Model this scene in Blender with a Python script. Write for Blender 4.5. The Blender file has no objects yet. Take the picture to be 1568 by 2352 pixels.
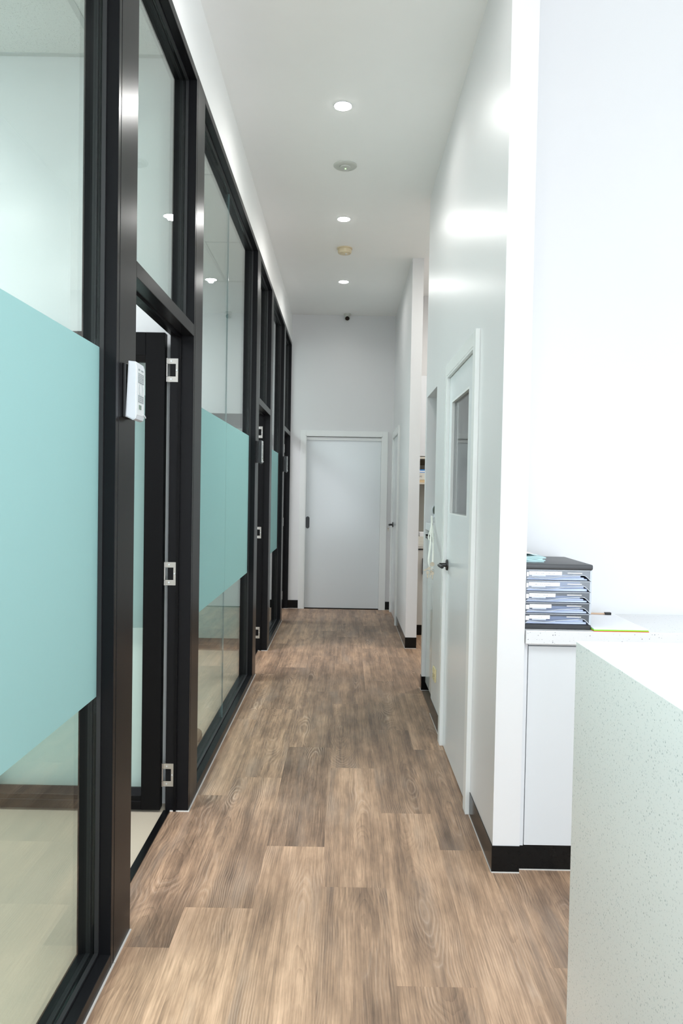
import bpy, bmesh, math, random
from mathutils import Vector, Matrix
random.seed(7)
sc = bpy.context.scene
COL = sc.collection
# ------------------------------------------------------------------ camera
CAM_Z = 1.40
cam = bpy.data.cameras.new('camera')
cam_o = bpy.data.objects.new('camera', cam)
COL.objects.link(cam_o)
FPX = 1700.0                                        # focal length in pixels of the 1568x2352 frame
cam.sensor_fit = 'VERTICAL'
cam.sensor_height = 36.0
cam.sensor_width = 24.0
cam.lens = FPX / 2352.0 * 36.0
cam.clip_start = 0.05
cam.clip_end = 100
AX = Vector((0.99983322, 0.01789562, -0.00364325))  # world X, Y and up written in camera (right, down, forward)
AY = Vector((0.00411617, -0.0264611, 0.99964137))
AZ = Vector((0.01779279, -0.99948965, -0.02653034))
right = Vector((AX[0], AY[0], AZ[0])); down = Vector((AX[1], AY[1], AZ[1])); fwd = Vector((AX[2], AY[2], AZ[2]))
m = Matrix((right, -down, -fwd)).transposed().to_4x4()
m.translation = Vector((0, 0, CAM_Z))
cam_o.matrix_world = m
sc.camera = cam_o
# ------------------------------------------------------------------ world, large lights, exposure
w = bpy.data.worlds.new('world'); sc.world = w; w.use_nodes = True
bg = w.node_tree.nodes['Background']
bg.inputs[0].default_value = (0.80, 0.90, 1.0, 1); bg.inputs[1].default_value = 1.0
def area(name, loc, target, sx, sy, power, col=(1, 1, 1), spread=180):
    l = bpy.data.lights.new(name, 'AREA'); l.shape = 'RECTANGLE'; l.size = sx; l.size_y = sy
    l.energy = power; l.color = col; l.spread = math.radians(spread)
    o = bpy.data.objects.new(name, l); COL.objects.link(o); o.location = loc
    o.rotation_euler = (Vector(target) - Vector(loc)).to_track_quat('-Z', 'Y').to_euler()
    return o
# daylight of the shop front behind the camera and of the reception's side window, then two added fills
area('daylight_front', (1.3, -3.85, 1.65), (1.3, 0, 2.40), 4.6, 2.9, 143, (0.86, 0.94, 1.0))
area('daylight_side', (3.85, 0.2, 1.7), (0, 0.9, 1.6), 4.0, 2.8, 43, (0.88, 0.95, 1.0))
area('fill_left', (-0.62, -2.1, 1.7), (1.0, -1.2, 1.75), 2.8, 2.8, 76, (0.86, 0.94, 1.0))  # added fill, no window here: brightens the desk side and right wall
area('fill_overhead', (0.35, 0.5, 3.46), (0.35, 0.5, 0), 1.2, 1.2, 30, (0.95, 0.98, 1.0), 125)  # added fill above the camera, lifts the near floor
# the rooms' own lights and windows (left), the kitchenette's ceiling light (right)
area('room_light', (-2.6, 1.2, 3.2), (-2.6, 1.2, 0), 1.2, 1.2, 96, (0.93, 0.965, 1.0))
area('room_light', (-2.6, 5.0, 3.2), (-2.6, 5.0, 0), 1.2, 1.2, 104, (0.93, 0.965, 1.0))
area('room_light', (-2.4, 7.8, 3.2), (-2.4, 7.8, 0), 1.0, 1.0, 48, (0.93, 0.965, 1.0))
area('kitchenette_light', (1.6, 6.4, 3.45), (1.6, 6.4, 0), 0.6, 0.6, 32, (1, 0.96, 0.90))
DOWNLIGHT = 9.5
sc.view_settings.view_transform = 'Standard'
sc.view_settings.look = 'None'
sc.view_settings.exposure = 0.27
sc.view_settings.gamma = 1.0
sc.view_settings.use_curve_mapping = False
sc.cycles.max_bounces = 10
sc.cycles.diffuse_bounces = 6
sc.cycles.glossy_bounces = 5
sc.cycles.transparent_max_bounces = 16
sc.cycles.caustics_reflective = False
sc.cycles.caustics_refractive = False
sc.cycles.sample_clamp_indirect = 6.0
# ------------------------------------------------------------------ materials
def new_mat(name):
    mt = bpy.data.materials.new(name); mt.use_nodes = True
    nt = mt.node_tree
    return mt, nt, nt.nodes, nt.links, nt.nodes['Principled BSDF']
def mat(name, col, rough=0.5, metal=0.0, spec=0.5, noise=0.0, nscale=8.0, bump=0.0, bscale=200.0, coat=0.0):
    mt, nt, N, L, P = new_mat(name)
    P.inputs['Base Color'].default_value = (*col, 1)
    P.inputs['Roughness'].default_value = rough
    P.inputs['Metallic'].default_value = metal
    P.inputs['Specular IOR Level'].default_value = spec
    P.inputs['Coat Weight'].default_value = coat
    tc = N.new('ShaderNodeTexCoord')
    if noise > 0:
        t = N.new('ShaderNodeTexNoise'); t.inputs['Scale'].default_value = nscale; t.inputs['Detail'].default_value = 4
        L.new(tc.outputs['Object'], t.inputs['Vector'])
        r = N.new('ShaderNodeMix'); r.data_type = 'RGBA'
        r.inputs[6].default_value = (*[c * (1 - noise) for c in col], 1)
        r.inputs[7].default_value = (*[min(1, c * (1 + noise)) for c in col], 1)
        L.new(t.outputs['Fac'], r.inputs[0]); L.new(r.outputs[2], P.inputs['Base Color'])
    if bump > 0:
        t = N.new('ShaderNodeTexNoise'); t.inputs['Scale'].default_value = bscale; t.inputs['Detail'].default_value = 3
        L.new(tc.outputs['Object'], t.inputs['Vector'])
        b = N.new('ShaderNodeBump'); b.inputs['Strength'].default_value = bump; b.inputs['Distance'].default_value = 0.002
        L.new(t.outputs['Fac'], b.inputs['Height']); L.new(b.outputs['Normal'], P.inputs['Normal'])
    return mt
def emis(name, col, strength):
    mt, nt, N, L, P = new_mat(name)
    e = N.new('ShaderNodeEmission'); e.inputs[0].default_value = (*col, 1); e.inputs[1].default_value = strength
    L.new(e.outputs[0], N['Material Output'].inputs[0])
    return mt
def glass(name, tint=(0.90, 0.96, 0.94), r0=0.04, rough=0.0, haze=0.0):
    """thin pane: tinted transmission plus a Fresnel (Schlick) mirror term, the same from both sides"""
    mt, nt, N, L, P = new_mat(name)
    N.remove(P)
    g = N.new('ShaderNodeNewGeometry'); d = N.new('ShaderNodeVectorMath'); d.operation = 'DOT_PRODUCT'
    L.new(g.outputs['Normal'], d.inputs[0]); L.new(g.outputs['Incoming'], d.inputs[1])
    def math_(op, a, b):
        n = N.new('ShaderNodeMath'); n.operation = op
        for k, v in enumerate((a, b)):
            if v is None: continue
            if isinstance(v, (int, float)): n.inputs[k].default_value = v
            else: L.new(v, n.inputs[k])
        return n.outputs[0]
    c = math_('ABSOLUTE', d.outputs['Value'], None)
    q = math_('POWER', math_('SUBTRACT', 1.0, c), 5.0)
    fac = math_('ADD', math_('MULTIPLY', q, 1 - r0), r0)
    t = N.new('ShaderNodeBsdfTransparent'); t.inputs[0].default_value = (*tint, 1)
    gl = N.new('ShaderNodeBsdfGlossy'); gl.inputs['Roughness'].default_value = rough
    mx = N.new('ShaderNodeMixShader')
    L.new(fac, mx.inputs[0]); L.new(t.outputs[0], mx.inputs[1]); L.new(gl.outputs[0], mx.inputs[2])
    out = mx.outputs[0]
    if haze > 0:
        df = N.new('ShaderNodeBsdfDiffuse'); df.inputs[0].default_value = (0.6, 0.63, 0.66, 1)
        m2 = N.new('ShaderNodeMixShader'); m2.inputs[0].default_value = haze
        L.new(out, m2.inputs[1]); L.new(df.outputs[0], m2.inputs[2]); out = m2.outputs[0]
    L.new(out, N['Material Output'].inputs[0])
    return mt
def film_mat():
    mt, nt, N, L, P = new_mat('frosted_film')
    N.remove(P)
    df = N.new('ShaderNodeBsdfDiffuse'); df.inputs[0].default_value = (0.38, 0.545, 0.55, 1)
    tr = N.new('ShaderNodeBsdfTranslucent'); tr.inputs[0].default_value = (0.58, 0.77, 0.765, 1)
    a = N.new('ShaderNodeMixShader'); a.inputs[0].default_value = 0.55
    L.new(df.outputs[0], a.inputs[1]); L.new(tr.outputs[0], a.inputs[2])
    gl = N.new('ShaderNodeBsdfGlossy'); gl.inputs['Roughness'].default_value = 0.45; gl.inputs[0].default_value = (0.8, 0.9, 0.9, 1)
    b = N.new('ShaderNodeMixShader'); b.inputs[0].default_value = 0.06
    L.new(a.outputs[0], b.inputs[1]); L.new(gl.outputs[0], b.inputs[2])
    L.new(b.outputs[0], N['Material Output'].inputs[0])
    return mt
def wood_mat():
    mt, nt, N, L, P = new_mat('vinyl_oak')
    tc = N.new('ShaderNodeTexCoord'); oi = N.new('ShaderNodeObjectInfo')
    def vm(op, a, b):
        n = N.new('ShaderNodeVectorMath'); n.operation = op
        for k, v in enumerate((a, b)):
            if isinstance(v, tuple): n.inputs[k].default_value = v
            else: L.new(v, n.inputs[k])
        return n.outputs[0]
    def ma(op, a, b=None, c=None, clamp=False):
        n = N.new('ShaderNodeMath'); n.operation = op; n.use_clamp = clamp
        for k, v in enumerate((a, b, c)):
            if v is None: continue
            if isinstance(v, (int, float)): n.inputs[k].default_value = v
            else: L.new(v, n.inputs[k])
        return n.outputs[0]
    def noise(vec, scale, detail=3, rough=0.5):
        v = vm('MULTIPLY', vec, scale)
        t = N.new('ShaderNodeTexNoise'); t.inputs['Scale'].default_value = 1.0
        t.inputs['Detail'].default_value = detail; t.inputs['Roughness'].default_value = rough
        L.new(v, t.inputs['Vector']); return t.outputs['Fac']
    cmb = N.new('ShaderNodeCombineXYZ')
    L.new(ma('MULTIPLY', oi.outputs['Random'], 37.0), cmb.inputs[0])
    L.new(ma('MULTIPLY', oi.outputs['Random'], 91.0), cmb.inputs[1])
    p = vm('ADD', tc.outputs['Object'], cmb.outputs[0])
    sp = N.new('ShaderNodeSeparateXYZ'); L.new(tc.outputs['Object'], sp.inputs[0])
    rnd2 = ma('FRACT', ma('MULTIPLY', oi.outputs['Random'], 17.31))
    rnd3 = ma('FRACT', ma('MULTIPLY', oi.outputs['Random'], 53.77))
    sway = noise(p, (2.0, 0.8, 1), 2)
    sway2 = noise(p, (11.0, 2.4, 1), 3)
    deep = noise(p, (0.4, 0.72, 1), 3)
    # cathedral grain: the rings of a log cut lengthwise; the cut runs deeper or shallower along the plank
    x0 = ma('ADD', ma('MULTIPLY', ma('SUBTRACT', rnd2, 0.5), 0.15), ma('MULTIPLY', ma('SUBTRACT', sway, 0.5), 0.11))
    dx = ma('SUBTRACT', sp.outputs[0], x0)
    dd = ma('MULTIPLY', ma('SUBTRACT', deep, 0.28), ma('MULTIPLY_ADD', rnd3, 0.34, 0.12))
    rr = ma('SQRT', ma('ADD', ma('MULTIPLY', dx, dx), ma('MULTIPLY', dd, dd)))
    rr = ma('ADD', rr, ma('MULTIPLY', sway2, 0.024))
    ring = ma('MULTIPLY', rr, 150.0)
    fr = ma('FRACT', ring)
    ringp = ma('POWER', fr, 2.6)
    edge = ma('POWER', ma('SUBTRACT', 1.0, ma('ABSOLUTE', ma('SUBTRACT', fr, 0.42))), 9.0)
    band = noise(p, (17.0, 0.55, 1), 2, 0.5)
    broad = noise(p, (7.0, 1.1, 1), 4, 0.6)
    blotch = noise(p, (15.0, 4.0, 1), 5, 0.65)
    fibre = noise(p, (230.0, 6.0, 1), 3, 0.6)
    fine = noise(p, (85.0, 1.9, 1), 3, 0.6)
    mask = ma('MULTIPLY', ma('SUBTRACT', noise(p, (7.0, 1.7, 1), 2), 0.28, None, True), 1.9, None, True)
    tone = ma('ADD', ma('MULTIPLY', ma('SUBTRACT', broad, 0.5), 0.62), ma('MULTIPLY', ma('SUBTRACT', blotch, 0.5), 0.80))
    tone = ma('ADD', tone, ma('MULTIPLY', ma('SUBTRACT', band, 0.5), 0.72))
    tone = ma('ADD', tone, ma('MULTIPLY', ma('SUBTRACT', fine, 0.5), 0.62))
    tone = ma('ADD', tone, ma('MULTIPLY', ma('SUBTRACT', fibre, 0.5), 0.70))
    tone = ma('ADD', tone, ma('MULTIPLY', ma('MULTIPLY', ringp, mask), -0.24))
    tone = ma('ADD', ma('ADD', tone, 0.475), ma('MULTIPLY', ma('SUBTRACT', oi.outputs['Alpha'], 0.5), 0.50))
    cr = N.new('ShaderNodeValToRGB'); L.new(tone, cr.inputs[0])
    e = cr.color_ramp.elements
    e[0].position = 0.0; e[0].color = (0.125, 0.080, 0.055, 1)
    e[1].position = 1.0; e[1].color = (0.72, 0.485, 0.33, 1)
    for pos, c in ((0.28, (0.245, 0.158, 0.105, 1)), (0.52, (0.395, 0.255, 0.165, 1)), (0.74, (0.55, 0.362, 0.238, 1))):
        k = cr.color_ramp.elements.new(pos); k.color = c
    # limed pores: pale hairlines that follow the rings where the wood is figured
    lime = ma('MULTIPLY', edge, ma('MULTIPLY', ma('SUBTRACT', noise(p, (8.0, 2.2, 1), 3), 0.50, None, True), 4.0, None, True), None, True)
    mx = N.new('ShaderNodeMix'); mx.data_type = 'RGBA'
    L.new(ma('MULTIPLY', lime, 0.6), mx.inputs[0]); L.new(cr.outputs[0], mx.inputs[6]); mx.inputs[7].default_value = (0.74, 0.58, 0.46, 1)
    # greyish streaks
    g = N.new('ShaderNodeMix'); g.data_type = 'RGBA'
    gs = ma('MULTIPLY', ma('SUBTRACT', noise(p, (10.0, 1.6, 1), 3), 0.55, None, True), 2.2, None, True)
    L.new(gs, g.inputs[0]); L.new(mx.outputs[2], g.inputs[6]); g.inputs[7].default_value = (0.31, 0.245, 0.20, 1)
    L.new(g.outputs[2], P.inputs['Base Color'])
    L.new(ma('MULTIPLY_ADD', fibre, 0.16, 0.36), P.inputs['Roughness'])
    P.inputs['Specular IOR Level'].default_value = 0.42
    b = N.new('ShaderNodeBump'); b.inputs['Strength'].default_value = 0.22; b.inputs['Distance'].default_value = 0.0015
    L.new(ma('ADD', fibre, ma('MULTIPLY', ringp, 0.3)), b.inputs['Height']); L.new(b.outputs['Normal'], P.inputs['Normal'])
    return mt
def speckle(name, base, spots, rough=0.3, scale=90.0, dens=0.20, spec=0.5, few=0.42):
    """white stone with scattered fleck: two voronoi layers of chips"""
    mt, nt, N, L, P = new_mat(name)
    tc = N.new('ShaderNodeTexCoord')
    last = None
    for k, (sc_, th, col) in enumerate(((scale, dens, spots[0]), (scale * 1.9, dens * 1.05, spots[1]), (scale * 0.55, dens * 0.55, spots[2]))):
        v = N.new('ShaderNodeTexVoronoi'); v.inputs['Scale'].default_value = sc_
        mp = N.new('ShaderNodeMapping'); mp.inputs['Location'].default_value = (3.1 * k, 1.7 * k, 0.9 * k)
        L.new(tc.outputs['Object'], mp.inputs[0]); L.new(mp.outputs[0], v.inputs['Vector'])
        sepc = N.new('ShaderNodeSeparateColor'); L.new(v.outputs['Color'], sepc.inputs[0])
        a = N.new('ShaderNodeMath'); a.operation = 'MULTIPLY'; L.new(sepc.outputs[0], a.inputs[0]); a.inputs[1].default_value = th * 1.9
        c = N.new('ShaderNodeMath'); c.operation = 'LESS_THAN'; L.new(v.outputs['Distance'], c.inputs[0]); L.new(a.outputs[0], c.inputs[1])
        k2 = N.new('ShaderNodeMath'); k2.operation = 'GREATER_THAN'; L.new(sepc.outputs[1], k2.inputs[0]); k2.inputs[1].default_value = few
        f = N.new('ShaderNodeMath'); f.operation = 'MULTIPLY'; L.new(c.outputs[0], f.inputs[0]); L.new(k2.outputs[0], f.inputs[1])
        f2 = N.new('ShaderNodeMath'); f2.operation = 'MULTIPLY'; L.new(f.outputs[0], f2.inputs[0]); L.new(sepc.outputs[2], f2.inputs[1])
        mx = N.new('ShaderNodeMix'); mx.data_type = 'RGBA'; L.new(f2.outputs[0], mx.inputs[0])
        if last is None: mx.inputs[6].default_value = (*base, 1)
        else: L.new(last, mx.inputs[6])
        mx.inputs[7].default_value = (*col, 1); last = mx.outputs[2]
    L.new(last, P.inputs['Base Color'])
    P.inputs['Roughness'].default_value = rough; P.inputs['Specular IOR Level'].default_value = spec
    return mt
M = {}
M['wall'] = mat('wall_paint', (0.70, 0.70, 0.705), 0.34, spec=0.42, noise=0.012, nscale=1.2, bump=0.05, bscale=320)
M['ceil'] = mat('ceiling_paint', (0.91, 0.91, 0.90), 0.75, spec=0.2, noise=0.01)
M['roomwall'] = mat('room_wall_paint', (0.77, 0.775, 0.785), 0.5, spec=0.3, noise=0.01)
M['door'] = mat('door_enamel', (0.69, 0.725, 0.74), 0.17, spec=0.45, noise=0.008, nscale=2)
M['trim'] = mat('trim_enamel', (0.77, 0.785, 0.775), 0.26, spec=0.45, noise=0.008, nscale=3)
M['frame'] = mat('bronze_black_aluminium', (0.007, 0.007, 0.008), 0.27, spec=0.12, noise=0.06, nscale=30)
M['frame_in'] = mat('black_door_aluminium', (0.004, 0.004, 0.0045), 0.30, spec=0.10, noise=0.05, nscale=30)
M['groove'] = mat('black_gasket', (0.006, 0.006, 0.007), 0.6, noise=0.05)
M['skirt'] = mat('black_skirting_laminate', (0.006, 0.006, 0.006), 0.17, spec=0.2, noise=0.2, nscale=60)
M['caulk'] = mat('pale_sealant', (0.62, 0.60, 0.57), 0.6, noise=0.1, nscale=40)
M['glass'] = glass('clear_pane')
M['glass_d'] = glass('vision_pane', (0.86, 0.88, 0.88), 0.045)
M['film'] = film_mat()
M['wood'] = wood_mat()
M['sub'] = mat('subfloor', (0.16, 0.12, 0.09), 0.8, noise=0.1)
M['beige'] = mat('beige_sheet_vinyl', (0.49, 0.425, 0.335), 0.5, spec=0.3, noise=0.10, nscale=260, bump=0.05)
M['tile'] = speckle('acoustic_tile', (0.78, 0.80, 0.79), ((0.42, 0.45, 0.45), (0.55, 0.57, 0.57), (0.62, 0.64, 0.64)), 0.85, 230.0, 0.24, 0.1, 0.2)
M['tbar'] = mat('tee_bar_enamel', (0.56, 0.59, 0.585), 0.45, noise=0.01)
M['quartz'] = speckle('white_quartz', (0.86, 0.885, 0.89), ((0.47, 0.52, 0.54), (0.60, 0.65, 0.67), (0.66, 0.71, 0.73)), 0.22, 125.0, 0.19)
M['quartz2'] = speckle('white_quartz_bench', (0.68, 0.68, 0.69), ((0.12, 0.13, 0.17), (0.40, 0.42, 0.46), (0.5, 0.5, 0.52)), 0.25, 110.0, 0.13)
M['lam'] = mat('white_laminate', (0.64, 0.66, 0.68), 0.30, spec=0.4, noise=0.006)
M['lamgloss'] = mat('gloss_white_laminate', (0.70, 0.74, 0.74), 0.07, spec=0.6, noise=0.006)
M['lamgrey'] = mat('pale_grey_laminate', (0.56, 0.55, 0.51), 0.4, noise=0.01)
M['shelfedge'] = mat('cream_shelf_laminate', (0.62, 0.58, 0.50), 0.45, noise=0.02)
M['cavity'] = mat('brown_cupboard_lining', (0.20, 0.165, 0.10), 0.7, noise=0.06)
M['splash'] = mat('grey_splashback', (0.42, 0.41, 0.37), 0.5, noise=0.12, nscale=5)
M['steel'] = mat('satin_steel', (0.50, 0.48, 0.45), 0.30, metal=0.85, noise=0.05, nscale=60)
M['screw'] = mat('zinc_screw', (0.72, 0.76, 0.78), 0.28, metal=0.8, noise=0.03)
M['black'] = mat('black_plastic', (0.016, 0.017, 0.020), 0.38, noise=0.08, nscale=60, bump=0.1, bscale=500)
M['blackm'] = mat('black_hardware', (0.010, 0.010, 0.010), 0.32, spec=0.5, noise=0.05)
M['lid'] = mat('charcoal_lid_plastic', (0.055, 0.057, 0.062), 0.42, noise=0.06, nscale=80, bump=0.1, bscale=500)
M['white'] = mat('white_plastic', (0.66, 0.68, 0.71), 0.25, noise=0.008)
M['whitef'] = mat('white_front_sticker', (0.66, 0.68, 0.68), 0.4, noise=0.02)
M['print'] = mat('grey_print', (0.30, 0.33, 0.34), 0.5, noise=0.25, nscale=400)
M['lcd'] = mat('green_grey_lcd', (0.16, 0.22, 0.18), 0.25, noise=0.04)
M['cream'] = mat('cream_plastic', (0.66, 0.56, 0.38), 0.4, noise=0.03)
M['socket'] = mat('yellowed_plastic', (0.72, 0.62, 0.36), 0.4, noise=0.03)
M['lightoff'] = mat('grey_white_plastic', (0.55, 0.56, 0.52), 0.4, noise=0.02)
M['led'] = emis('led_glow', (1.0, 0.99, 0.97), 82.0)
M['green_led'] = emis('green_indicator', (0.45, 1.0, 0.35), 2.5)
M['lens'] = mat('black_lens', (0.003, 0.003, 0.003), 0.12, noise=0.05)
M['smoke'] = glass('smoked_clear_plastic', (0.74, 0.78, 0.85), 0.07, 0.10, 0.10)
M['smoke_rim'] = mat('clear_plastic_edge', (0.50, 0.54, 0.60), 0.15, noise=0.03)
M['shell'] = mat('dark_smoked_shell', (0.06, 0.07, 0.10), 0.3, noise=0.05)
M['shell_g'] = mat('grey_translucent_side', (0.22, 0.245, 0.26), 0.3, noise=0.05)
M['paper'] = mat('white_paper', (0.80, 0.81, 0.84), 0.7, noise=0.015)
M['paperb'] = mat('blue_white_paper', (0.56, 0.64, 0.83), 0.6, noise=0.05, nscale=12)
M['label'] = mat('white_label', (0.86, 0.87, 0.88), 0.6, noise=0.01)
M['ink'] = mat('pen_ink', (0.16, 0.17, 0.22), 0.6, noise=0.05)
M['teal'] = mat('pale_teal_paper', (0.47, 0.66, 0.68), 0.6, noise=0.04)
M['pink'] = mat('white_pink_paper', (0.85, 0.76, 0.73), 0.6, noise=0.06, nscale=30)
M['green'] = mat('lime_green_card', (0.24, 0.75, 0.02), 0.5, noise=0.02)
M['red'] = mat('red_card', (0.62, 0.09, 0.02), 0.5, noise=0.02)
M['pencil'] = mat('tan_wood', (0.55, 0.38, 0.26), 0.5, noise=0.08)
M['fabric'] = mat('white_webbing', (0.74, 0.75, 0.69), 0.8, noise=0.06, nscale=200, bump=0.2, bscale=600)
M['brass'] = mat('nickel_brass', (0.40, 0.35, 0.27), 0.35, metal=0.75, noise=0.05)
M['oval'] = mat('dark_grey_green_plastic', (0.085, 0.105, 0.085), 0.4, noise=0.05)
M['blue'] = mat('blue_plastic', (0.02, 0.22, 0.62), 0.35, noise=0.03)
M['box_w'] = mat('white_carton', (0.66, 0.65, 0.59), 0.6, noise=0.02)
M['box_t'] = mat('tan_carton', (0.62, 0.47, 0.28), 0.6, noise=0.04)
M['box_g'] = mat('grey_carton', (0.27, 0.245, 0.19), 0.6, noise=0.04)
M['stop'] = mat('brown_rubber', (0.16, 0.115, 0.08), 0.5, noise=0.06)
M['silicone'] = mat('clear_silicone', (0.42, 0.52, 0.56), 0.2, noise=0.03)
# ------------------------------------------------------------------ mesh helpers
def B(): return bmesh.new()
def box(bm, x0, x1, y0, y1, z0, z1, bev=0.0, seg=2):
    vs = [bm.verts.new(Vector((x, y, z))) for x in (x0, x1) for y in (y0, y1) for z in (z0, z1)]
    F = [(0, 1, 3, 2), (4, 6, 7, 5), (0, 4, 5, 1), (2, 3, 7, 6), (0, 2, 6, 4), (1, 5, 7, 3)]
    fs = [bm.faces.new([vs[i] for i in f]) for f in F]
    if bev > 0:
        es = list({e for f in fs for e in f.edges})
        bmesh.ops.bevel(bm, geom=es, offset=bev, segments=seg, affect='EDGES', profile=0.5, clamp_overlap=True)
    return bm
def prism(bm, pts, axis, a, b):
    """extrude a 2D outline along an axis between a and b; 2D order is (x,y),(y,z) or (x,z)"""
    def v(p, t):
        return {'z': (p[0], p[1], t), 'x': (t, p[0], p[1]), 'y': (p[0], t, p[1])}[axis]
    A = [bm.verts.new(v(p, a)) for p in pts]; C = [bm.verts.new(v(p, b)) for p in pts]
    bm.faces.new(A); bm.faces.new(C[::-1])
    n = len(pts)
    for i in range(n):
        bm.faces.new((A[i], C[i], C[(i + 1) % n], A[(i + 1) % n]))
    bmesh.ops.recalc_face_normals(bm, faces=bm.faces[:])
    return bm
def lathe(bm, prof, c, axis='z', n=32):
    """revolve (r, h) profile about an axis through c"""
    rings = []
    for r, h in prof:
        ring = []
        for i in range(n):
            a = 2 * math.pi * i / n
            u, v = r * math.cos(a), r * math.sin(a)
            d = {'z': (u, v, h), 'x': (h, u, v), 'y': (u, h, v)}[axis]
            ring.append(bm.verts.new(Vector(c) + Vector(d)))
        rings.append(ring)
    for k in range(len(rings) - 1):
        for i in range(n):
            bm.faces.new((rings[k][i], rings[k][(i + 1) % n], rings[k + 1][(i + 1) % n], rings[k + 1][i]))
    bm.faces.new(rings[0][::-1]); bm.faces.new(rings[-1])
    bmesh.ops.recalc_face_normals(bm, faces=bm.faces[:])
    return bm
def tube(bm, pts, r, n=10, flat=1.0):
    pts = [Vector(p) for p in pts]; rings = []
    for i, p in enumerate(pts):
        t = (pts[min(i + 1, len(pts) - 1)] - pts[max(i - 1, 0)]).normalized()
        up = Vector((0, 0, 1)) if abs(t.z) < 0.9 else Vector((0, 1, 0))
        a = t.cross(up).normalized(); b = t.cross(a).normalized()
        rings.append([bm.verts.new(p + r * math.cos(2 * math.pi * k / n) * a + r * flat * math.sin(2 * math.pi * k / n) * b) for k in range(n)])
    for i in range(len(rings) - 1):
        for k in range(n):
            bm.faces.new((rings[i][k], rings[i][(k + 1) % n], rings[i + 1][(k + 1) % n], rings[i + 1][k]))
    bm.faces.new(rings[0][::-1]); bm.faces.new(rings[-1])
    bmesh.ops.recalc_face_normals(bm, faces=bm.faces[:])
    return bm
ORIG = {}
def world_origin(o): return ORIG.get(o.name, Vector((0, 0, 0)))
def tag(o, label=None, cat=None, group=None, kind=None):
    if label: o['label'] = label
    if cat: o['category'] = cat
    if group: o['group'] = group
    if kind: o['kind'] = kind
    return o
def obj(name, bm, material, parent=None, smooth=False, label=None, kind=None):
    """world-space bmesh -> ONE mesh object, its origin at its own base"""
    co = [v.co for v in bm.verts]
    org = Vector(((min(c.x for c in co) + max(c.x for c in co)) / 2, (min(c.y for c in co) + max(c.y for c in co)) / 2, min(c.z for c in co)))
    for v in bm.verts: v.co -= org
    me = bpy.data.meshes.new(name); bm.to_mesh(me); bm.free()
    if smooth:
        for p in me.polygons: p.use_smooth = True
        try: me.set_sharp_from_angle(angle=math.radians(38))
        except Exception: pass
    me.materials.append(material)
    o = bpy.data.objects.new(name, me); COL.objects.link(o)
    if parent is not None:
        o.parent = parent; o.location = org - world_origin(parent)
    else:
        o.location = org
    ORIG[o.name] = org
    if label: o['label'] = label
    if kind: o['kind'] = kind
    return o
def thing(name, loc, label, cat, group=None, kind=None):
    o = bpy.data.objects.new(name, None); COL.objects.link(o); o.location = loc
    o.empty_display_size = 0.05
    ORIG[o.name] = Vector(loc)
    return tag(o, label, cat, group, kind)
def struct(name, bm, material, label, cat):
    return tag(obj(name, bm, material), label, cat, None, 'structure')
XL, XR, ZC, YE = -0.656, 0.572, 3.50, 8.84         # frame face, right wall face, ceiling, end wall
# ------------------------------------------------------------------ floor: planks laid along the corridor
fl = thing('floor', (0, 4, 0), 'oak look vinyl plank floor running down the corridor', 'floor', kind='structure')
b = B(); box(b, -0.735, 4.0, -4.0, 9.0, -0.06, -0.004); obj('subfloor', b, M['sub'], fl)
PW, PL = 0.2282, 1.137
EDGE0 = -0.055
PH = {-3: 3.36, -2: 2.445, -1: 2.885, 0: 2.59, 1: 2.068, 2: 2.878, 3: 3.30, 4: 2.30, 5: 2.75, 6: 2.05, 7: 3.1, 8: 2.4}
ZONES = [(-0.735, 0.574, -1.0, 8.838), (0.574, 2.4, -1.0, 2.745), (0.574, 1.7, 5.31, 7.36)]
TONE = {(-2, 0): 0.86, (-2, 1): 0.40, (-1, 0): 0.72, (-1, 1): 0.28, (0, 0): 0.52, (0, 1): 0.60, (1, 0): 0.40, (1, 1): 0.66, (2, 0): 0.74, (2, 1): 0.30,
        (-2, 2): 0.40, (-2, 3): 0.16, (1, 2): 0.34, (2, 2): 0.58, (-1, 2): 0.34, (0, 2): 0.34, (-3, 1): 0.62, (-3, 2): 0.48, (3, 0): 0.40}
cache = {}
for zi, (zx0, zx1, zy0, zy1) in enumerate(ZONES):
    for c in range(-3, 11):
        cx0, cx1 = EDGE0 + c * PW, EDGE0 + (c + 1) * PW
        x0, x1 = max(cx0, zx0), min(cx1, zx1)
        if x1 - x0 < 0.004: continue
        ph = PH.get(c, 2.0 + (c * 0.37) % 1.1)
        k = -4
        while True:
            py0, py1 = ph + (k - 1) * PL, ph + k * PL
            k += 1
            if py0 > zy1: break
            y0, y1 = max(py0, zy0), min(py1, zy1)
            if y1 - y0 < 0.01: continue
            key = (round(x0 - cx0, 4), round(x1 - cx0, 4), round(y0 - py0, 4), round(y1 - py0, 4))
            if key not in cache:
                b = B(); g = 0.00008
                ox, oy = PW / 2, PL / 2
                box(b, key[0] - ox + g, key[1] - ox - g, key[2] - oy + g, key[3] - oy - g, -0.004, 0.0)
                me = bpy.data.meshes.new('plank'); b.to_mesh(me); b.free(); me.materials.append(M['wood']); cache[key] = me
            o = bpy.data.objects.new('plank', cache[key]); COL.objects.link(o)
            o.parent = fl; o.location = Vector((cx0 + PW / 2, py0 + PL / 2, 0)) - world_origin(fl)
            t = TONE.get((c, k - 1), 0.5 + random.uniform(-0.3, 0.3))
            if py0 > 4.6: t = 0.36 + (t - 0.5) * 0.7  # farther planks toned darker: falloff of light put into their colour
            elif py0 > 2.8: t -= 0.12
            o.color = (1, 1, 1, max(0, min(1, t)))
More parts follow.
